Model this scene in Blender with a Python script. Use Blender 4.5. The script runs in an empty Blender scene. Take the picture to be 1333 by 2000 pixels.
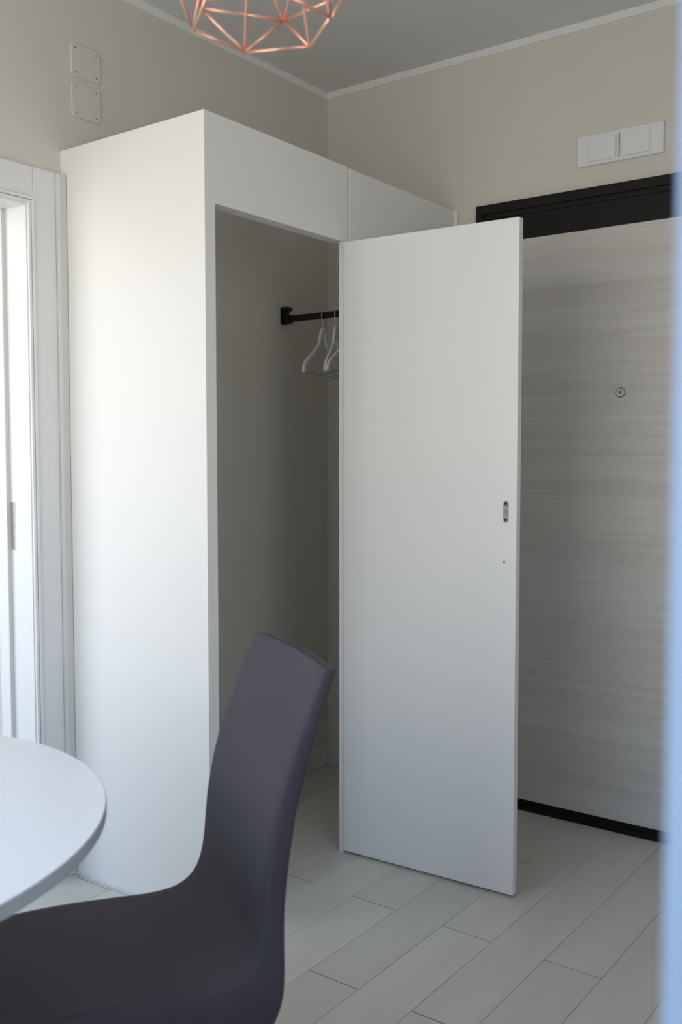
import bpy, bmesh, math, random
from mathutils import Vector, Matrix
random.seed(7)
scene = bpy.context.scene
C = bpy.context.collection
R = math.radians

# ------------------------------------------------------------------ camera
cam_data = bpy.data.cameras.new('camera')
cam = bpy.data.objects.new('camera', cam_data); C.objects.link(cam)
cam.location = (2.3823, -3.1290, 1.2672)
cam.rotation_euler = (R(90 - 3.3545), R(0.02), R(36.4933))
cam_data.sensor_fit = 'VERTICAL'
cam_data.sensor_height = 36.0; cam_data.sensor_width = 24.0
cam_data.lens = 1896.08 / 2000 * 36.0
cam_data.clip_start = 0.02
cam_data.dof.use_dof = True
cam_data.dof.focus_distance = 3.1
cam_data.dof.aperture_fstop = 5.0
scene.camera = cam

# ------------------------------------------------------------------ sky, exposure
world = bpy.data.worlds.new('world'); scene.world = world
world.use_nodes = True
wn, wl = world.node_tree.nodes, world.node_tree.links
wn.clear()
w_out = wn.new('ShaderNodeOutputWorld'); w_bg = wn.new('ShaderNodeBackground')
w_tc = wn.new('ShaderNodeTexCoord'); w_sep = wn.new('ShaderNodeSeparateXYZ')
w_map = wn.new('ShaderNodeMapRange'); w_ramp = wn.new('ShaderNodeValToRGB')
w_map.inputs['From Min'].default_value = -1.0; w_map.inputs['From Max'].default_value = 1.0
els = w_ramp.color_ramp.elements
els[0].position = 0.0; els[0].color = (0.60, 0.575, 0.53, 1)     # paving below
els[1].position = 1.0; els[1].color = (0.36, 0.58, 1.0, 1)       # zenith
e = els.new(0.48); e.color = (0.74, 0.715, 0.67, 1)              # sunlit ground and houses across the way
e = els.new(0.60); e.color = (0.86, 0.85, 0.82, 1)
e = els.new(0.74); e.color = (0.58, 0.76, 1.0, 1)
wl.new(w_tc.outputs['Generated'], w_sep.inputs[0]); wl.new(w_sep.outputs['Z'], w_map.inputs['Value'])
wl.new(w_map.outputs[0], w_ramp.inputs[0]); wl.new(w_ramp.outputs[0], w_bg.inputs['Color'])
w_bg.inputs['Strength'].default_value = 4.3
wl.new(w_bg.outputs[0], w_out.inputs['Surface'])

def portal(name, loc, rot, sx, sy):
    d = bpy.data.lights.new(name, 'AREA'); d.shape = 'RECTANGLE'; d.size = sx; d.size_y = sy
    d.cycles.is_portal = True
    o = bpy.data.objects.new(name, d); C.objects.link(o); o.location = loc; o.rotation_euler = rot
portal('window_portal', (0.96, -3.43, 1.60), (R(90), 0, 0), 1.68, 1.6)
portal('adjacent_window_portal', (-0.925, -2.83, 1.50), (R(90), 0, 0), 1.45, 2.10)

portal('added_opening_portal', (2.89, -2.25, 1.875), (R(90), 0, R(90)), 0.9, 0.95)  # samples the sky through the side opening added for light
scene.view_settings.view_transform = 'Standard'
scene.view_settings.look = 'None'
scene.view_settings.gamma = 1.0
scene.view_settings.use_curve_mapping = False
scene.view_settings.exposure = 0.0

# ------------------------------------------------------------------ materials
def new_mat(name):
    m = bpy.data.materials.new(name); m.use_nodes = True
    return m, m.node_tree.nodes, m.node_tree.links, m.node_tree.nodes['Principled BSDF']

def paint(name, col, rough=0.5, var=0.02, scale=6.0, bump=0.0, bump_scale=200.0, spec=0.4, metal=0.0):
    m, n, l, b = new_mat(name)
    b.inputs['Roughness'].default_value = rough
    b.inputs['Specular IOR Level'].default_value = spec
    b.inputs['Metallic'].default_value = metal
    tc = n.new('ShaderNodeTexCoord'); nz = n.new('ShaderNodeTexNoise')
    nz.inputs['Scale'].default_value = scale; nz.inputs['Detail'].default_value = 4
    rp = n.new('ShaderNodeValToRGB')
    rp.color_ramp.elements[0].position = 0.3; rp.color_ramp.elements[1].position = 0.7
    rp.color_ramp.elements[0].color = tuple(max(0, c * (1 - var)) for c in col) + (1,)
    rp.color_ramp.elements[1].color = tuple(min(1, c * (1 + var)) for c in col) + (1,)
    l.new(tc.outputs['Object'], nz.inputs['Vector']); l.new(nz.outputs['Fac'], rp.inputs['Fac'])
    l.new(rp.outputs['Color'], b.inputs['Base Color'])
    if bump > 0:
        n2 = n.new('ShaderNodeTexNoise'); n2.inputs['Scale'].default_value = bump_scale; n2.inputs['Detail'].default_value = 3
        bp = n.new('ShaderNodeBump'); bp.inputs['Strength'].default_value = bump; bp.inputs['Distance'].default_value = 0.002
        l.new(tc.outputs['Object'], n2.inputs['Vector']); l.new(n2.outputs['Fac'], bp.inputs['Height'])
        l.new(bp.outputs['Normal'], b.inputs['Normal'])
    return m

def grain(name, c0, c1, stretch, rough=0.5, streak=0.5, bump=0.1, spec=0.4, per_object=0.0):
    """wood-like streaks; stretch = coordinate scale in x, y, z (small = along the grain)"""
    m, n, l, b = new_mat(name)
    b.inputs['Roughness'].default_value = rough; b.inputs['Specular IOR Level'].default_value = spec
    tc = n.new('ShaderNodeTexCoord'); mp = n.new('ShaderNodeMapping')
    mp.inputs['Scale'].default_value = stretch
    oi = n.new('ShaderNodeObjectInfo')
    off = n.new('ShaderNodeVectorMath'); off.operation = 'SCALE'; off.inputs[0].default_value = (37.0, 21.0, 11.0)
    l.new(oi.outputs['Random'], off.inputs['Scale'])
    add = n.new('ShaderNodeVectorMath'); add.operation = 'ADD'
    l.new(tc.outputs['Object'], mp.inputs['Vector']); l.new(mp.outputs[0], add.inputs[0]); l.new(off.outputs[0], add.inputs[1])
    wv = n.new('ShaderNodeTexNoise'); wv.inputs['Scale'].default_value = 1.0; wv.inputs['Detail'].default_value = 7
    wv.inputs['Roughness'].default_value = 0.62; wv.inputs['Distortion'].default_value = 0.6
    l.new(add.outputs[0], wv.inputs['Vector'])
    lg = n.new('ShaderNodeTexNoise'); lg.inputs['Scale'].default_value = 0.22; lg.inputs['Detail'].default_value = 3
    lg.inputs['Distortion'].default_value = 1.2
    l.new(add.outputs[0], lg.inputs['Vector'])
    mix = n.new('ShaderNodeMix'); mix.inputs[0].default_value = streak
    l.new(lg.outputs['Fac'], mix.inputs[2]); l.new(wv.outputs['Fac'], mix.inputs[3])
    rp = n.new('ShaderNodeValToRGB')
    rp.color_ramp.elements[0].position = 0.32; rp.color_ramp.elements[1].position = 0.68
    rp.color_ramp.elements[0].color = c0 + (1,); rp.color_ramp.elements[1].color = c1 + (1,)
    l.new(mix.outputs[0], rp.inputs['Fac'])
    hs = n.new('ShaderNodeHueSaturation')
    mr = n.new('ShaderNodeMapRange'); mr.inputs['To Min'].default_value = 1 - per_object; mr.inputs['To Max'].default_value = 1 + per_object
    l.new(oi.outputs['Random'], mr.inputs['Value']); l.new(mr.outputs[0], hs.inputs['Value'])
    l.new(rp.outputs['Color'], hs.inputs['Color']); l.new(hs.outputs['Color'], b.inputs['Base Color'])
    bp = n.new('ShaderNodeBump'); bp.inputs['Strength'].default_value = bump; bp.inputs['Distance'].default_value = 0.001
    l.new(mix.outputs[0], bp.inputs['Height']); l.new(bp.outputs['Normal'], b.inputs['Normal'])
    return m

M = {}
M['wall'] = paint('beige_wall_paint', (0.695, 0.668, 0.605), 0.75, 0.015, 3, 0.08, 160, 0.3)
M['ceiling'] = paint('white_ceiling_paint', (0.76, 0.755, 0.74), 0.85, 0.01, 2, 0.05, 150, 0.2)
M['cornice'] = paint('white_cornice_paint', (0.80, 0.80, 0.78), 0.7, 0.01, 4)
M['white_wall'] = paint('white_plaster', (0.80, 0.80, 0.80), 0.8, 0.01, 3)
M['closet'] = paint('white_lacquer', (0.83, 0.82, 0.795), 0.42, 0.008, 2.5, 0.03, 300, 0.4)
M['trim'] = paint('white_trim_lacquer', (0.78, 0.78, 0.78), 0.35, 0.008, 4)
M['filler'] = paint('filler_strip_white', (0.66, 0.66, 0.63), 0.6, 0.02, 8)
M['baseboard'] = paint('white_baseboard', (0.72, 0.71, 0.69), 0.4, 0.01, 5)
M['tile'] = grain('grey_wood_tile', (0.60, 0.575, 0.51), (0.66, 0.635, 0.57), (26, 3.2, 10), 0.38, 0.45, 0.06, 0.45, 0.05)
M['grout'] = paint('grey_grout', (0.13, 0.125, 0.12), 0.9, 0.06, 60)
M['door_wood'] = grain('pale_ash_veneer', (0.58, 0.555, 0.52), (0.71, 0.69, 0.66), (2.2, 20, 60), 0.5, 0.6, 0.06)
M['dark_frame'] = paint('dark_brown_metal', (0.008, 0.007, 0.0065), 0.5, 0.06, 12, spec=0.25)
M['black'] = paint('black_metal', (0.008, 0.008, 0.009), 0.4, 0.05, 20)
M['steel'] = paint('brushed_steel', (0.55, 0.55, 0.54), 0.35, 0.10, 60, metal=1.0)
M['strike'] = paint('worn_zinc_plate', (0.30, 0.30, 0.30), 0.45, 0.45, 120, metal=0.25)
M['table_edge'] = paint('shade_toned_edge', (0.50, 0.505, 0.51), 0.45, 0.02, 20)  # grey stands for the shade on the white table's rim
M['dark_hole'] = paint('dark_hole', (0.015, 0.014, 0.013), 0.8, 0.05, 30)
M['plate'] = paint('painted_cover_plate', (0.695, 0.672, 0.615), 0.55, 0.01, 8)
M['screw'] = paint('grey_screw', (0.16, 0.155, 0.15), 0.5, 0.05, 40, metal=0.4)
M['vent'] = paint('white_plastic_cover', (0.80, 0.81, 0.82), 0.4, 0.008, 6)
M['hanger'] = paint('white_plastic_hanger', (0.90, 0.885, 0.87), 0.4, 0.01, 20)
M['hanger_bar'] = paint('pale_grey_plastic_bar', (0.45, 0.43, 0.41), 0.4, 0.02, 20)
M['copper'] = paint('copper_metal', (0.93, 0.52, 0.40), 0.32, 0.05, 40, metal=0.85)
M['cord'] = paint('black_cord', (0.02, 0.02, 0.02), 0.7, 0.05, 60)
M['table'] = paint('white_table_lacquer', (0.82, 0.82, 0.82), 0.30, 0.006, 5)
M['leather'] = paint('charcoal_faux_leather', (0.074, 0.066, 0.077), 0.60, 0.05, 9, 0.12, 420, 0.12)
M['chrome'] = paint('chromed_leg', (0.6, 0.6, 0.6), 0.2, 0.03, 20, metal=1.0)
M['sash'] = paint('sky_tinted_leaf', (0.46, 0.66, 1.0), 0.4, 0.01, 5)  # blue of the skylight on a white leaf, put into its base colour
M['peep'] = paint('satin_nickel', (0.66, 0.65, 0.63), 0.45, 0.05, 50, metal=0.2)
gm, gn, gl, gb = new_mat('window_glass')
gb.inputs['Base Color'].default_value = (0.95, 0.98, 1, 1); gb.inputs['Roughness'].default_value = 0.02
gb.inputs['Transmission Weight'].default_value = 1.0; gb.inputs['IOR'].default_value = 1.45
M['glass'] = gm
bm_, bn_, bl_, bb_ = new_mat('frosted_bulb')
bb_.inputs['Base Color'].default_value = (0.9, 0.88, 0.82, 1); bb_.inputs['Roughness'].default_value = 0.5
M['bulb'] = bm_

# ------------------------------------------------------------------ mesh helpers
def box(bm, x0, x1, y0, y1, z0, z1):
    vs = [bm.verts.new((x, y, z)) for z in (z0, z1) for (x, y) in ((x0, y0), (x1, y0), (x1, y1), (x0, y1))]
    fs = [(3, 2, 1, 0), (4, 5, 6, 7), (0, 1, 5, 4), (1, 2, 6, 5), (2, 3, 7, 6), (3, 0, 4, 7)]
    return [bm.faces.new([vs[i] for i in f]) for f in fs]

def tube(bm, p0, p1, r0, r1=None, seg=10, cap=True):
    p0, p1 = Vector(p0), Vector(p1); r1 = r0 if r1 is None else r1
    d = (p1 - p0).normalized()
    a = d.orthogonal().normalized(); b = d.cross(a)
    rings = []
    for p, r in ((p0, r0), (p1, r1)):
        rings.append([bm.verts.new(p + r * (math.cos(2 * math.pi * i / seg) * a + math.sin(2 * math.pi * i / seg) * b)) for i in range(seg)])
    for i in range(seg):
        bm.faces.new((rings[0][i], rings[0][(i + 1) % seg], rings[1][(i + 1) % seg], rings[1][i]))
    if cap:
        bm.faces.new(rings[0][::-1]); bm.faces.new(rings[1])

def lathe(bm, prof, seg=48, centre=(0, 0)):
    rings = []
    for r, z in prof:
        if r < 1e-6: rings.append([bm.verts.new((centre[0], centre[1], z))])
        else: rings.append([bm.verts.new((centre[0] + r * math.cos(2 * math.pi * i / seg), centre[1] + r * math.sin(2 * math.pi * i / seg), z)) for i in range(seg)])
    for a, b in zip(rings, rings[1:]):
        for i in range(seg):
            j = (i + 1) % seg
            if len(a) == 1 and len(b) == 1: continue
            if len(a) == 1: bm.faces.new((a[0], b[j], b[i]))
            elif len(b) == 1: bm.faces.new((a[i], a[j], b[0]))
            else: bm.faces.new((a[i], a[j], b[j], b[i]))

def sweep(bm, pts, w, h, side):
    """rectangular section (w along side, h across) swept along a polyline"""
    side = Vector(side).normalized(); pts = [Vector(p) for p in pts]; rings = []
    for i, p in enumerate(pts):
        t = (pts[min(i + 1, len(pts) - 1)] - pts[max(i - 1, 0)]).normalized()
        nrm = t.cross(side).normalized()
        hh = h[i] if isinstance(h, (list, tuple)) else h
        rings.append([bm.verts.new(p + sx * w / 2 * side + sy * hh / 2 * nrm) for sx, sy in ((-1, -1), (1, -1), (1, 1), (-1, 1))])
    for a, b in zip(rings, rings[1:]):
        for i in range(4):
            bm.faces.new((a[i], a[(i + 1) % 4], b[(i + 1) % 4], b[i]))
    bm.faces.new(rings[0][::-1]); bm.faces.new(rings[-1])

def polytube(bm, pts, r, seg=8):
    pts = [Vector(p) for p in pts]; rings = []
    ref = None
    for i, p in enumerate(pts):
        t = (pts[min(i + 1, len(pts) - 1)] - pts[max(i - 1, 0)]).normalized()
        a = (ref - ref.dot(t) * t).normalized() if ref is not None else t.orthogonal().normalized()
        ref = a; b = t.cross(a)
        rings.append([bm.verts.new(p + r * (math.cos(2 * math.pi * k / seg) * a + math.sin(2 * math.pi * k / seg) * b)) for k in range(seg)])
    for x, y in zip(rings, rings[1:]):
        for i in range(seg):
            bm.faces.new((x[i], x[(i + 1) % seg], y[(i + 1) % seg], y[i]))
    bm.faces.new(rings[0][::-1]); bm.faces.new(rings[-1])

def bevel_mod(o, w, seg=2, ang=35):
    m = o.modifiers.new('bevel', 'BEVEL'); m.width = w; m.segments = seg; m.limit_method = 'ANGLE'; m.angle_limit = R(ang)
    m.harden_normals = False
    return o

def obj(name, bm, mat, parent=None, bevel=0.0, smooth=False, seg=2):
    bmesh.ops.recalc_face_normals(bm, faces=bm.faces)
    me = bpy.data.meshes.new(name); bm.to_mesh(me); bm.free()
    mats = mat if isinstance(mat, (list, tuple)) else [mat]
    for k in mats: me.materials.append(M[k])
    if smooth:
        for p in me.polygons: p.use_smooth = True
    o = bpy.data.objects.new(name, me); C.objects.link(o)
    if parent is not None: o.parent = parent
    if bevel > 0: bevel_mod(o, bevel, seg)
    return o

def bx(name, mat, parent, dims, bevel=0.0, seg=2):
    """a box in the parent's coordinates"""
    bm = bmesh.new(); box(bm, *dims)
    return obj(name, bm, mat, parent, bevel, seg=seg)

def tag(o, label, cat, group=None):
    o['label'] = label; o['category'] = cat
    if group: o['group'] = group
    return o

def thing(name, label, cat, loc=(0, 0, 0), rotz=0.0, group=None):
    o = bpy.data.objects.new(name, None); C.objects.link(o)
    o.empty_display_size = 0.1
    o.location = loc; o.rotation_euler = (0, 0, rotz)
    return tag(o, label, cat, group)

def struct(o, label=None):
    o['kind'] = 'structure'
    if label: o['label'] = label
    return o

def sempty(name, loc, label, rotz=0.0):
    o = bpy.data.objects.new(name, None); C.objects.link(o); o.location = loc; o.rotation_euler = (0, 0, rotz)
    return struct(o, label)

def boxes(name, mat, lst, parent=None):
    bm = bmesh.new()
    for d in lst: box(bm, *d)
    return obj(name, bm, mat, parent)

# ------------------------------------------------------------------ room dimensions
H = 2.692
XR, YW = 2.78, -3.30          # right wall, window wall (inner faces)
A, B_, HC = 0.585, -1.291, 2.154   # closet depth, closet side plane, closet height

# floor: grout bed with each plank tile on it
floor = bx('floor', 'grout', None, (-0.0, XR, YW - 0.14, 0.0, -0.09, -0.0016))
struct(floor, 'pale grey wood look tile floor laid in staggered planks')
PW, PL = 0.1488, 0.889
x_lines = [0.788 + k * PW for k in range(-6, 15)]
cache = {}
for k in range(-6, 14):
    x0, x1 = max(0.002, 0.788 + k * PW + 0.0006), min(XR - 0.002, 0.788 + (k + 1) * PW - 0.0006)
    if x1 - x0 < 0.01: continue
    ph = -0.917 if k % 2 == 0 else -0.418
    for j in range(-4, 3):
        y0, y1 = ph + j * PL + 0.0019, ph + (j + 1) * PL - 0.0019
        y0, y1 = max(y0, YW - 0.13), min(y1, -0.002)
        if y1 - y0 < 0.02: continue
        key = (round(x1 - x0, 4), round(y1 - y0, 4))
        if key not in cache:
            bm = bmesh.new(); w, d = x1 - x0, y1 - y0
            box(bm, -w / 2, w / 2, -d / 2, d / 2, -0.008, 0.0)
            top = [f for f in bm.faces if f.calc_center_median().z > -1e-5]
            bmesh.ops.bevel(bm, geom=[e for f in top for e in f.edges], offset=0.0007, segments=1, affect='EDGES')
            bmesh.ops.recalc_face_normals(bm, faces=bm.faces)
            me = bpy.data.meshes.new('plank_tile'); bm.to_mesh(me); bm.free(); me.materials.append(M['tile'])
            cache[key] = me
        t = bpy.data.objects.new('plank_tile', cache[key]); C.objects.link(t)
        t.parent = floor; t.location = ((x0 + x1) / 2, (y0 + y1) / 2, 0.0)

struct(bx('ceiling', 'ceiling', None, (-0.12, XR + 0.12, YW - 0.14, 0.12, H, H + 0.12)), 'plain white ceiling')
DY0, DY1, DZ = -1.408, -2.244, 1.985     # clear opening of the side doorway (with lining)
struct(boxes('wall_left', 'wall', [(-0.13, 0, DY0, 0.12, 0, H), (-0.13, 0, DY1, DY0, DZ + 0.0002, H), (-0.13, 0, YW - 0.14, DY1, 0, H)]),
       'beige wall with a doorway, the closet stands against it')
struct(bx('wall_back', 'wall', None, (0, XR, 0, 0.12, 0, H)), 'beige wall holding the entrance door')
RY0, RY1, RZ0, RZ1 = -2.75, -1.75, 1.35, 2.40      # unseen opening added in the side wall to light the closet inside
struct(boxes('wall_right', 'white_wall', [(XR, XR + 0.12, YW - 0.14, RY0, 0, H), (XR, XR + 0.12, RY1, 0.12, 0, H), (XR, XR + 0.12, RY0, RY1, 0, RZ0), (XR, XR + 0.12, RY0, RY1, RZ1, H)]), 'white side wall with an added light opening')
w2 = sempty('added_light_opening', (XR, 0, 0), 'unseen framed opening added to light the closet interior')
bm = bmesh.new()
box(bm, 0.04, 0.09, RY0, RY0 + 0.05, RZ0, RZ1); box(bm, 0.04, 0.09, RY1 - 0.05, RY1, RZ0, RZ1)
box(bm, 0.04, 0.09, RY0 + 0.05, RY1 - 0.05, RZ0, RZ0 + 0.05); box(bm, 0.04, 0.09, RY0 + 0.05, RY1 - 0.05, RZ1 - 0.05, RZ1)
obj('window_frame', bm, 'trim', w2)  # surround of the added opening
WX0, WX1, WZ, SILL = 0.12, 2.64, 2.40, 0.80
struct(boxes('wall_front', 'wall', [(0, WX0, YW - 0.14, YW, 0, H), (WX1, XR, YW - 0.14, YW, 0, H), (WX0, WX1, YW - 0.14, YW, WZ, H), (WX0, WX1, YW - 0.14, YW, 0, SILL)]),
       'wall with the wide window')
# cornices
def cornice(name, pts_fn, length, label):
    bm = bmesh.new()
    prof = [(0, 0), (0, -0.022), (0.005, -0.022), (0.008, -0.016), (0.012, -0.006), (0.014, -0.003), (0.014, 0)]
    ra = [bm.verts.new(pts_fn(0, p)) for p in prof]; rb = [bm.verts.new(pts_fn(1, p)) for p in prof]
    n = len(prof)
    for i in range(n): bm.faces.new((ra[i], ra[(i + 1) % n], rb[(i + 1) % n], rb[i]))
    bm.faces.new(ra[::-1]); bm.faces.new(rb)
    return struct(obj(name, bm, 'cornice'), label)
cornice('trim_1', lambda e, p: (p[0], (YW if e == 0 else -p[0]), H + p[1]), 0, 'slim white cornice along the left wall')
cornice('trim_2', lambda e, p: ((p[0] if e == 0 else XR), -p[0], H + p[1]), 0, 'slim white cornice above the entrance door wall')
# baseboards
def baseb(name, dims, label): return struct(bx(name, 'baseboard', None, dims, 0.004), label)
baseb('baseboard_left', (0.0, 0.012, B_ + 0.042, -0.013, 0, 0.080), 'white baseboard inside the closet')
baseb('baseboard_back', (0.0, 0.552, -0.012, 0.0, 0, 0.080), 'white baseboard inside the closet on the rear wall')
baseb('baseboard_right', (XR - 0.012, XR, YW, -0.0, 0, 0.080), 'white baseboard along the side wall')
# adjoining room seen through the doorway
AY, AX = -2.70, -1.75
struct(boxes('floor_adjacent', 'tile', [(AX, -0.0, AY - 0.14, -0.7, -0.09, -0.001)]), 'tile floor of the adjoining room')
struct(bx('ceiling_adjacent', 'ceiling', None, (AX, -0.13, AY - 0.14, -0.7, H, H + 0.1)), 'ceiling of the adjoining room')
struct(bx('wall_adjacent_far', 'white_wall', None, (AX - 0.12, AX, AY - 0.14, -0.7, 0, H)), 'white wall of the adjoining room')
struct(bx('wall_adjacent_end', 'white_wall', None, (AX - 0.12, -0.13, -0.7, -0.58, 0, H)), 'white end wall of the adjoining room')
struct(boxes('wall_adjacent_front', 'white_wall', [(-0.2, -0.13, AY - 0.14, AY, 0, H), (AX + 0.1, -0.2, AY - 0.14, AY, 2.55, H), (AX + 0.1, -0.2, AY - 0.14, AY, 0, 0.45), (AX, AX + 0.1, AY - 0.14, AY, 0, H)]),
       'window wall of the adjoining room')

# ------------------------------------------------------------------ side doorway (door_2): casing, lining, stop, strike
d2 = sempty('door_2', (0, 0, 0), 'white lacquered doorway lining with flat casing beside the closet')
CT = 2.083; CI = 1.998
bx('casing', 'trim', d2, (0, 0.015, -1.397, -1.321, 0, CT), 0.002)
bx('casing', 'trim', d2, (0, 0.0147, DY1 - 0.09, -1.3975, CI, CT), 0.002)
bx('casing', 'trim', d2, (0, 0.015, DY1 - 0.111, DY1 - 0.0352, 0, CI - 0.0005), 0.002)
bm = bmesh.new(); box(bm, 0, 0.021, -1.406, -1.3972, 0, CI - 0.009); box(bm, 0, 0.018, -1.4165, -1.4075, 0, CI - 0.018)
obj('casing_bead', bm, 'trim', d2, 0.0015)
bm = bmesh.new(); box(bm, 0, 0.021, DY1 - 0.03, -1.3972, CI - 0.009, CI); box(bm, 0, 0.018, DY1 - 0.02, -1.4075, CI - 0.019, CI - 0.0102)
obj('casing_bead', bm, 'trim', d2, 0.0015)
bx('lining', 'trim', d2, (-0.14, 0.010, -1.420, -1.4082, 0, 1.985), 0.001)
bx('lining', 'trim', d2, (-0.14, 0.010, DY1, DY1 + 0.012, 0, 1.985), 0.001)
bx('lining', 'trim', d2, (-0.14, 0.010, DY1, -1.420, 1.973, 1.985), 0.001)
bx('door_stop', 'trim', d2, (-0.135, -0.091, -1.432, -1.4205, 0, 1.972), 0.001)
bx('door_stop', 'trim', d2, (-0.135, -0.091, DY1 + 0.0125, DY1 + 0.024, 0, 1.972), 0.001)
bm = bmesh.new(); box(bm, -0.0905, -0.086, -1.434, -1.4195, 0, 1.972)
obj('door_seal', bm, 'filler', d2)
st = bx('strike_plate', 'steel', d2, (-0.086, -0.064, -1.4208, -1.4192, 0.99, 1.13), 0.0005)
struct(bx('trim_3', 'filler', None, (0.0, 0.029, -1.3205, B_ - 0.0005, 0, CT - 0.001), 0.004, 3), 'narrow filler strip between doorway casing and closet')

# ------------------------------------------------------------------ entrance door (door_1)
d1 = sempty('door_1', (0.68, 0, 0), 'entrance door of pale horizontal grain wood in a dark brown frame')
FW = 1.10
bm = bmesh.new()
box(bm, 0, FW, -0.018, 0.0, 2.118, 2.149); box(bm, 0, 0.026, -0.018, 0.0, 0, 2.118); box(bm, FW - 0.026, FW, -0.018, 0.0, 0, 2.118)
obj('door_frame', bm, 'dark_frame', d1)
bm = bmesh.new()
box(bm, 0.0265, FW - 0.0265, -0.010, -0.0005, 2.100, 2.1175); box(bm, 0.0265, 0.044, -0.010, -0.0005, 0.0, 2.100); box(bm, FW - 0.044, FW - 0.0265, -0.010, -0.0005, 0.0, 2.100)
obj('frame_rebate', bm, 'dark_frame', d1)
bx('door_leaf', 'dark_frame', d1, (0.0445, FW - 0.0445, -0.006, -0.0005, 0.0, 2.0995))
bx('threshold_strip', 'dark_frame', d1, (0.0445, FW - 0.0445, -0.012, -0.0062, 0.001, 0.020), 0.001)
wp = bx('wood_panel', 'door_wood', d1, (0.075, FW - 0.075, -0.009, -0.0062, 0.040, 2.014), 0.0008)
def disc(bm, c, r0, y0, y1, seg=28):
    tube(bm, (c[0], y0, c[1]), (c[0], y1, c[1]), r0, seg=seg)
bm = bmesh.new()
pc = (1.216 - 0.68, 1.472)
ring = []
for r, y in ((0.0142, -0.009), (0.0142, -0.0125), (0.0128, -0.0140), (0.0092, -0.0140), (0.0080, -0.0125)):
    ring.append([bm.verts.new((pc[0] + r * math.cos(2 * math.pi * i / 32), y, pc[1] + r * math.sin(2 * math.pi * i / 32))) for i in range(32)])
for a, b in zip(ring, ring[1:]):
    for i in range(32): bm.faces.new((a[i], a[(i + 1) % 32], b[(i + 1) % 32], b[i]))
bm.faces.new(ring[-1])
ph = obj('peephole', bm, 'peep', wp); ph['label'] = 'round satin metal peephole'
bm = bmesh.new(); disc(bm, pc, 0.0162, -0.0091, -0.0098); obj('peephole_ring', bm, 'dark_hole', wp)
bm = bmesh.new(); disc(bm, (pc[0], pc[1]), 0.0048, -0.0128, -0.0138, 20); disc(bm, (pc[0], pc[1] + 0.0035), 0.002, -0.0128, -0.0146, 12)
obj('peephole_lens', bm, 'screw', wp)

# ------------------------------------------------------------------ balcony window (window_1) with one leaf swung inwards
w1 = sempty('window_1', (0, 0, 0), 'wide window with a pale leaf swung open into the room')
bm = bmesh.new()
box(bm, WX0, WX0 + 0.05, YW - 0.10, YW - 0.03, SILL, WZ); box(bm, WX1 - 0.03, WX1, YW - 0.10, YW - 0.03, SILL, WZ); box(bm, WX0 + 0.05, WX1 - 0.03, YW - 0.10, YW - 0.03, WZ - 0.05, WZ); box(bm, WX0 + 0.05, WX1 - 0.03, YW - 0.10, YW - 0.03, SILL, SILL + 0.04)
box(bm, 1.80, 1.86, YW - 0.10, YW - 0.03, SILL + 0.04, WZ - 0.05)
obj('window_frame', bm, 'trim', w1, 0.003)
# unseen slats added over the right-hand bay to block its daylight
for k in range(31):
    bx('light_block_slat', 'trim', w1, (1.802, WX1 + 0.005, YW - 0.128, YW - 0.112, SILL + 0.0 + k * 0.0505, SILL + 0.0497 + k * 0.0505))
edge = Vector((2.2765, -2.800)); hinge = Vector((2.600, -3.262))
ang = math.atan2(edge.y - hinge.y, edge.x - hinge.x); LW = (edge - hinge).length
def leaf_piece(name, dims, mat, parent, bev):
    o = bx(name, mat, parent, dims, bev)
    return o
sash = bmesh.new()
box(sash, 0, 0.09, -0.055, 0, 0.95, 2.34); box(sash, LW - 0.10, LW, -0.055, 0, 0.95, 2.34)
box(sash, 0.09, LW - 0.10, -0.055, 0, 0.95, 1.04); box(sash, 0.09, LW - 0.10, -0.055, 0, 2.25, 2.34)
sh = obj('sash', sash, 'sash', w1, 0.004)
sh.location = (hinge.x, hinge.y, 0); sh.rotation_euler = (0, 0, ang)
bx('pane', 'glass', sh, (0.085, LW - 0.095, -0.032, -0.024, 1.035, 2.255))

# ------------------------------------------------------------------ closet
cl = thing('closet', 'tall white lacquered built-in closet with one door standing open', 'closet')
bx('side_panel', 'closet', cl, (0.0005, A, B_, B_ + 0.039, 0.0, HC), 0.0005)
bx('lintel', 'closet', cl, (A - 0.042, A - 0.0001, B_ + 0.0391, -0.6645, 1.9235, HC), 0.0002)
bx('stile', 'closet', cl, (A - 0.0185, A, -0.6850, -0.6645, 0.0, 1.9232), 0.001)
bx('front_panel', 'closet', cl, (A - 0.018, A + 0.003, -0.6605, -0.016, 0.008, HC - 0.004), 0.0012)
bx('filler_strip', 'closet', cl, (A - 0.018, A + 0.016, -0.0155, -0.0005, 0.0, HC - 0.006), 0.001)
bx('plinth_strip', 'filler', cl, (0.03, A - 0.002, B_ - 0.008, B_ - 0.0003, 0.0, 0.007), 0.002)
la = bx('latch', 'black', cl, (A - 0.034, A - 0.014, B_ + 0.0392, B_ + 0.047, 1.084, 1.127), 0.001); la['label'] = 'small black magnetic latch'
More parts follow.
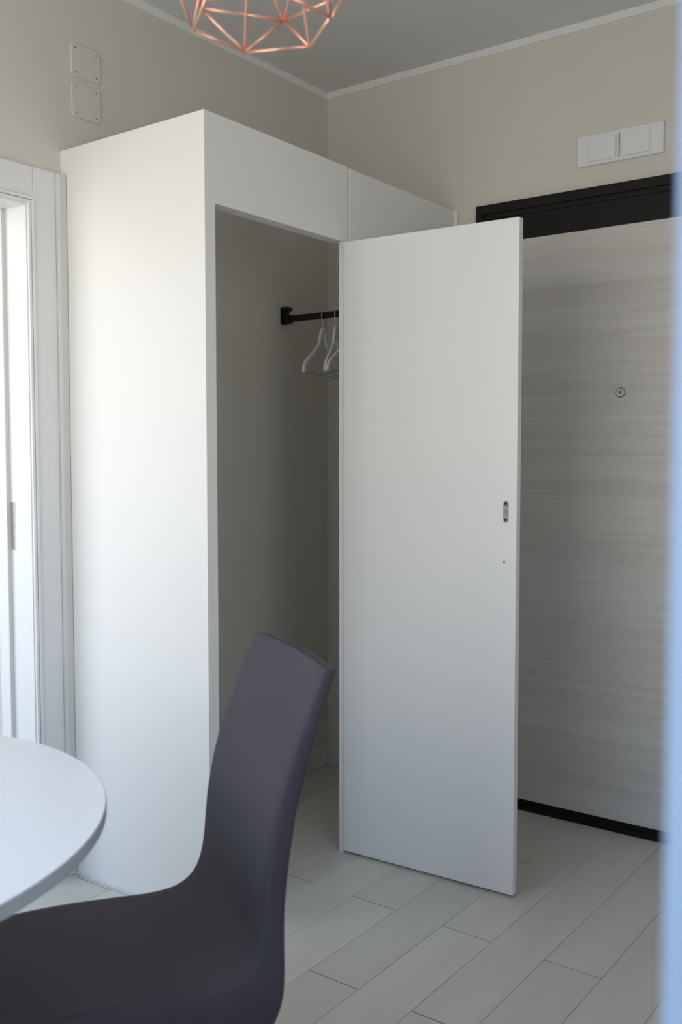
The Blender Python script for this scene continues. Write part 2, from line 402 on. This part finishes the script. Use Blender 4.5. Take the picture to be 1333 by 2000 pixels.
# the open door, hinged on the stile; local x = along the leaf, local y = thickness
DW, DT, DH = 0.5800, 0.026, 1.9205
dr = bx('door', 'closet', cl, (0, DW, 0, DT, 0.009, DH), 0.0016, 3)
dr.location = (0.5885, -0.6905, 0); dr.rotation_euler = (0, 0, R(2.80))
bm = bmesh.new()
sx, sz0, sz1 = 0.5480, 1.077, 1.139
pts = []
for i in range(9): a = math.pi * i / 8; pts.append((sx + 0.0075 * math.cos(a), sz1 - 0.0075 + 0.0075 * math.sin(a)))
for i in range(9): a = math.pi + math.pi * i / 8; pts.append((sx + 0.0075 * math.cos(a), sz0 + 0.0075 + 0.0075 * math.sin(a)))
f0 = [bm.verts.new((x, -0.0002, z)) for x, z in pts]; f1 = [bm.verts.new((x, -0.0026, z)) for x, z in pts]
bm.faces.new(f1); n = len(pts)
for i in range(n): bm.faces.new((f0[i], f0[(i + 1) % n], f1[(i + 1) % n], f1[i]))
for zz in (sz0 + 0.008, sz1 - 0.008):
    st0 = len(bm.faces)
    disc(bm, (sx, zz), 0.0040, -0.0025, -0.0034, 14)
    bm.faces.ensure_lookup_table()
    for f in bm.faces[st0:]: f.material_index = 1
sp = obj('strike_plate', bm, ['strike', 'dark_hole'], dr); sp['label'] = 'rounded steel strike plate with two dark screws'
bm = bmesh.new(); disc(bm, (0.5450, 0.966), 0.0068, -0.0002, -0.0012, 20); st0 = len(bm.faces); disc(bm, (0.5440, 0.966), 0.0034, -0.0011, -0.0018, 12)
bm.faces.ensure_lookup_table()
for f in bm.faces[st0:]: f.material_index = 1
obj('screw_cap', bm, ['closet', 'screw'], dr)

# ------------------------------------------------------------------ clothes rail and hangers
RY, RZ = -0.270, 1.780
cr = thing('clothes_rail', 'black metal clothes rail fixed to the wall inside the closet', 'clothes rail', (0, RY, 0))
bm = bmesh.new()
box(bm, 0.0005, 0.006, -0.024, 0.016, RZ - 0.020, RZ + 0.044)
box(bm, 0.006, 0.034, -0.016, 0.012, RZ - 0.018, RZ + 0.014)
# hooked top of the bracket
for q in ((0.006, 0.030, RZ + 0.030, RZ + 0.044), (0.006, 0.016, RZ + 0.014, RZ + 0.030)): box(bm, q[0], q[1], -0.022, 0.014, q[2], q[3])
br = obj('bracket', bm, 'black', cr, 0.002)
bm = bmesh.new(); tube(bm, (0.0062, -0.018, RZ + 0.022), (0.0078, -0.018, RZ + 0.022), 0.003, seg=12); obj('screw', bm, 'steel', br)
bm = bmesh.new()
for sgn in (0,):
    prof = [(0.0075 * math.cos(2 * math.pi * i / 20), 0.0125 * math.sin(2 * math.pi * i / 20)) for i in range(20)]
    r0 = [bm.verts.new((0.0062, y, RZ + z)) for y, z in prof]; r1 = [bm.verts.new((A - 0.0185, y, RZ + z)) for y, z in prof]
    for i in range(20): bm.faces.new((r0[i], r0[(i + 1) % 20], r1[(i + 1) % 20], r1[i]))
    bm.faces.new(r0[::-1]); bm.faces.new(r1)
obj('rail', bm, 'black', cr, smooth=False)
bx('bracket', 'black', cr, (A - 0.040, A - 0.0183, -0.014, 0.014, RZ - 0.020, RZ + 0.020), 0.002)

def hanger(x, phi, label):
    h = thing('clothes_hanger', label, 'hanger', (x, RY, RZ), R(phi), 'white hangers on the closet rail')
    # local -y = towards the closet opening; z measured from the rail axis
    NZ = -0.056
    prof = [(0.0, 0.006), (0.012, -0.004), (0.026, -0.028), (0.040, -0.054), (0.064, -0.072), (0.105, -0.094), (0.150, -0.118), (0.176, -0.134), (0.190, -0.150), (0.195, -0.168)]
    for s in (-1, 1):
        bm = bmesh.new()
        sweep(bm, [(0, s * w, NZ + z) for w, z in prof], 0.011, [0.014, 0.017, 0.019, 0.019, 0.015, 0.013, 0.013, 0.015, 0.017, 0.017], (1, 0, 0))
        obj('arm', bm, 'hanger', h, 0.002)
    bm = bmesh.new()
    pts = [(0, 0, NZ), (0, 0, NZ + 0.028)]
    for i in range(1, 11):
        a = -math.pi / 2 + i * math.pi * 1.28 / 10
        pts.append((0, -0.0155 * math.cos(a), -0.002 + 0.0165 * math.sin(a)))
    pts[1] = (0, 0, -0.030)
    polytube(bm, pts, 0.0016)
    hk = obj('hook', bm, 'hanger', h, smooth=True); hk['label'] = 'thin pale metal hook'
    bm = bmesh.new(); tube(bm, (0, -0.192, NZ - 0.164), (0, 0.192, NZ - 0.164), 0.0025)
    obj('trouser_bar', bm, 'hanger_bar', h)
    return h
hanger(0.186, 17, 'white plastic hanger on the black rail, first from the wall bracket')
hanger(0.243, 26, 'white plastic hanger on the black rail, second from the wall bracket')
hanger(0.312, 12, 'white plastic hanger on the black rail, third from the wall bracket')

# ------------------------------------------------------------------ cover plates on the left wall
def cover_plate(y0, y1, z0, z1, label):
    t = thing('cover_plate', label, 'cover plate', (0, (y0 + y1) / 2, (z0 + z1) / 2), 0, 'blank cover plates on the left wall')
    hy, hz = (y1 - y0) / 2, (z1 - z0) / 2; r = 0.011; pts = []
    for (cy, cz, a0) in ((hy - r, hz - r, 0), (-hy + r, hz - r, 90), (-hy + r, -hz + r, 180), (hy - r, -hz + r, 270)):
        for i in range(6): a = R(a0 + i * 18); pts.append((cy + r * math.cos(a), cz + r * math.sin(a)))
    bm = bmesh.new(); n = len(pts)
    a_ = [bm.verts.new((0.0002, y, z)) for y, z in pts]; b_ = [bm.verts.new((0.0045, y, z)) for y, z in pts]
    bm.faces.new(b_); bm.faces.new(a_[::-1])
    for i in range(n): bm.faces.new((a_[i], a_[(i + 1) % n], b_[(i + 1) % n], b_[i]))
    obj('plate', bm, 'plate', t, 0.001)
    for sy in (-1, 1):
        for sz in (-1, 1):
            bm = bmesh.new(); c = (sy * (hy - 0.015), sz * (hz - 0.013))
            tube(bm, (0.0044, c[0], c[1]), (0.0052, c[0], c[1]), 0.0024, seg=12); obj('screw', bm, 'screw', t)
cover_plate(-1.248, -1.141, 2.386, 2.481, 'upper square beige cover plate with four screws on the left wall')
cover_plate(-1.247, -1.142, 2.268, 2.370, 'lower square beige cover plate with four screws, nearest the closet top')

# ------------------------------------------------------------------ white cover box above the entrance door
cb = thing('wall_cover_box', 'white plastic wall box with two square covers above the entrance door', 'wall box', (1.198, 0, 2.271))
bx('frame', 'vent', cb, (-0.144, 0.144, -0.010, -0.0003, -0.049, 0.049), 0.002)
for x0, x1 in ((-0.105, -0.005), (0.006, 0.104)):
    bx('rim', 'vent', cb, (x0 - 0.002, x1 + 0.002, -0.0118, -0.0101, -0.0425, 0.0405), 0.0012)
    bx('cover', 'vent', cb, (x0 + 0.004, x1 - 0.004, -0.0165, -0.0119, -0.0375, 0.0355), 0.003, 3)
bx('gap', 'screw', cb, (-0.0010, 0.0018, -0.0109, -0.01005, -0.040, 0.038))

# ------------------------------------------------------------------ pendant lamp
LC = (1.491, -2.107); LZ = 1.85
pl = thing('pendant_lamp', 'copper wire cage pendant lamp with hexagonal open bottom', 'lamp', (LC[0], LC[1], LZ))
def ringp(r, a0, z): return [Vector((r * math.cos(R(a0 + 60 * i)), r * math.sin(R(a0 + 60 * i)), z)) for i in range(6)]
b0 = ringp(0.0967, -155, 0.0); m0 = ringp(0.122, -125, 0.057); u0 = ringp(0.098, -155, 0.175); t0 = ringp(0.022, -155, 0.33)
rods = []
for i in range(6):
    j = (i + 1) % 6
    rods += [(b0[i], b0[j]), (m0[i], m0[j]), (b0[i], m0[i]), (b0[j], m0[i]), (m0[i], u0[i]), (m0[i], u0[j]), (u0[i], u0[j]), (u0[i], t0[i]), (t0[i], t0[j]), (b0[i], t0[i])]
for p, q in rods:
    bm = bmesh.new(); d = (q - p).normalized() * 0.0012; tube(bm, p - d, q + d, 0.0022, seg=8)
    obj('wire_rod', bm, 'copper', pl, smooth=True)
bm = bmesh.new(); lathe(bm, [(0, 0.20), (0.018, 0.20), (0.020, 0.21), (0.020, 0.30), (0.026, 0.325), (0.026, 0.34), (0.006, 0.36), (0, 0.36)], 24); obj('socket', bm, 'copper', pl, smooth=True)
bm = bmesh.new(); lathe(bm, [(0, 0.125), (0.014, 0.128), (0.024, 0.145), (0.026, 0.16), (0.020, 0.185), (0.014, 0.1995), (0, 0.1998)], 24); obj('bulb', bm, 'bulb', pl, smooth=True)
bm = bmesh.new(); tube(bm, (0, 0, 0.3602), (0, 0, H - LZ - 0.026), 0.003, seg=8); obj('cord', bm, 'cord', pl)
bm = bmesh.new(); lathe(bm, [(0, H - LZ - 0.0255), (0.05, H - LZ - 0.0255), (0.055, H - LZ - 0.02), (0.055, H - LZ), (0, H - LZ)], 32); obj('ceiling_rose', bm, 'copper', pl)

# ------------------------------------------------------------------ round table
tb = thing('round_table', 'round white pedestal table with a thin lacquered top', 'table', (0.925, -2.570, 0))
bm = bmesh.new()
lathe(bm, [(0, 0.7285), (0.4950, 0.7285), (0.4950, 0.7490), (0.4970, 0.7490), (0.4990, 0.7490), (0.4982, 0.7500), (0, 0.750)], 128)
top = obj('table_top', bm, 'table', tb, smooth=False)
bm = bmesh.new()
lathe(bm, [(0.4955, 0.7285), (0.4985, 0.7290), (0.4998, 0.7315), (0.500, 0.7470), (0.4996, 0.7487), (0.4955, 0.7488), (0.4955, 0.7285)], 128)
obj('shaded_edge', bm, 'table_edge', top)  # rim split from the top to carry the painted shade
bm = bmesh.new()
lathe(bm, [(0, 0.0), (0.26, 0.0), (0.262, 0.006), (0.25, 0.014), (0.18, 0.035), (0.10, 0.075), (0.055, 0.15), (0.036, 0.28), (0.032, 0.45), (0.036, 0.58), (0.06, 0.67), (0.11, 0.715), (0.14, 0.7283), (0, 0.7283)], 48)
obj('pedestal', bm, 'table', tb, smooth=True)

# ------------------------------------------------------------------ dining chair
fd = Vector((-0.5, -0.866, 0)).normalized()          # the way the chair faces
S0, L0 = 1.20, -2.060
lv = Vector((-0.866, 0.5, 0)).normalized()
base = fd * S0 + lv * L0
ch = thing('dining_chair', 'charcoal faux leather dining chair with curved high back at the round table', 'chair', (base.x, base.y, 0), math.atan2(fd.y, fd.x))
# local x = forward, local y = left (far side)
front = [(.943, .932), (.962, .888), (.980, .843), (.998, .797), (1.012, .757), (1.023, .718), (1.030, .685), (1.037, .645), (1.041, .607), (1.044, .570), (1.047, .540), (1.053, .512), (1.064, .488), (1.082, .471), (1.108, .462), (1.15, .459), (1.21, .462), (1.28, .465), (1.35, .465), (1.41, .461), (1.445, .452)]
rear = [(.921, .926), (.936, .882), (.952, .836), (.966, .788), (.977, .745), (.986, .709), (.992, .672), (.998, .633), (1.003, .595), (1.006, .560), (1.008, .525), (1.009, .490), (1.010, .455), (1.014, .420), (1.026, .385), (1.055, .352), (1.13, .335), (1.24, .330), (1.34, .335), (1.42, .350), (1.456, .385)]
def resample(c, n):
    # smooth Catmull-Rom through the points
    out = []
    for i in range(len(c) - 1):
        p0, p1, p2, p3 = c[max(i - 1, 0)], c[i], c[i + 1], c[min(i + 2, len(c) - 1)]
        for k in range(n):
            t = k / n
            out.append(tuple(0.5 * ((2 * b) + (-a + d) * t + (2 * a - 5 * b + 4 * d - e2) * t * t + (-a + 3 * b - 3 * d + e2) * t ** 3) for a, b, d, e2 in zip(p0, p1, p2, p3)))
    out.append(c[-1]); return out
fr, rr = resample(front, 2), resample(rear, 2)
bm = bmesh.new(); NL = 28; HWID = 0.176; rad = 0.011
cols = []
N = len(fr)
for k in range(NL + 1):
    # denser samples at the edges for the rounding
    t = -math.cos(math.pi * k / NL)
    y = HWID * t
    dist = HWID - abs(y)
    q = 0.0 if dist >= rad else 1 - math.sqrt(max(0, 1 - (1 - dist / rad) ** 2))
    colm = []
    for i in range(N):
        (fs, fz), (rs, rz) = fr[i], rr[i]
        u = i / (N - 1)
        back = max(0.0, 1 - i / (N * 0.6))
        dish = 0.007 * (1 - t * t) * back                # shallow horizontal curve of the back
        arch = 0.005 * (1 - t * t) * max(0.0, 1 - i / 6.0)
        wid = 1.0 + (0.05 + 0.05 * u) * min(1.0, max(0.0, (u - 0.45) / 0.2))
        mx, mz = (fs + rs) / 2, (fz + rz) / 2
        s_ = 1 - 0.55 * q
        crown = 0.001 * (1 - t * t) * (1.0 if i > N * 0.6 else 0.0)
        F = (mx + (fs - mx) * s_ - dish - S0, y * wid, mz + (fz - mz) * s_ + arch + crown)
        Rr = (mx + (rs - mx) * s_ - dish - S0, y * wid, mz + (rz - mz) * s_ + arch)
        colm.append((F, Rr))
    cols.append(colm)
fv = [[bm.verts.new(p[0]) for p in c] for c in cols]; rv = [[bm.verts.new(p[1]) for p in c] for c in cols]
for k in range(NL):
    for i in range(N - 1):
        bm.faces.new((fv[k][i], fv[k + 1][i], fv[k + 1][i + 1], fv[k][i + 1]))
        bm.faces.new((rv[k][i], rv[k][i + 1], rv[k + 1][i + 1], rv[k + 1][i]))
    bm.faces.new((fv[k][0], rv[k][0], rv[k + 1][0], fv[k + 1][0]))
    bm.faces.new((fv[k][-1], fv[k + 1][-1], rv[k + 1][-1], rv[k][-1]))
for i in range(N - 1):
    bm.faces.new((fv[0][i], fv[0][i + 1], rv[0][i + 1], rv[0][i]))
    bm.faces.new((fv[-1][i], rv[-1][i], rv[-1][i + 1], fv[-1][i + 1]))
shell = obj('seat_shell', bm, 'leather', ch, smooth=True)
shell['label'] = 'one piece upholstered seat and curved back'
em = shell.modifiers.new('split', 'EDGE_SPLIT'); em.split_angle = R(62)
# seam along the top rear edge and a folded corner
bm = bmesh.new()
polytube(bm, [(rr[0][0] - 0.007 * (1 - t * t) - S0 + 0.002, HWID * 0.97 * t, rr[0][1] + 0.005 * (1 - t * t) + 0.001) for t in [-1 + 2 * i / 16 for i in range(17)]], 0.0028)
obj('top_seam', bm, 'leather', shell, smooth=True)
for (lx, ly) in ((0.20, 0.155), (0.20, -0.155), (-0.15, 0.155), (-0.15, -0.155)):
    bm = bmesh.new(); tube(bm, (lx, ly, 0.345), (lx + (0.02 if lx > 0 else -0.03), ly * 1.08, 0.0), 0.016, 0.011, 16)
    obj('leg', bm, 'chrome', ch, smooth=True)
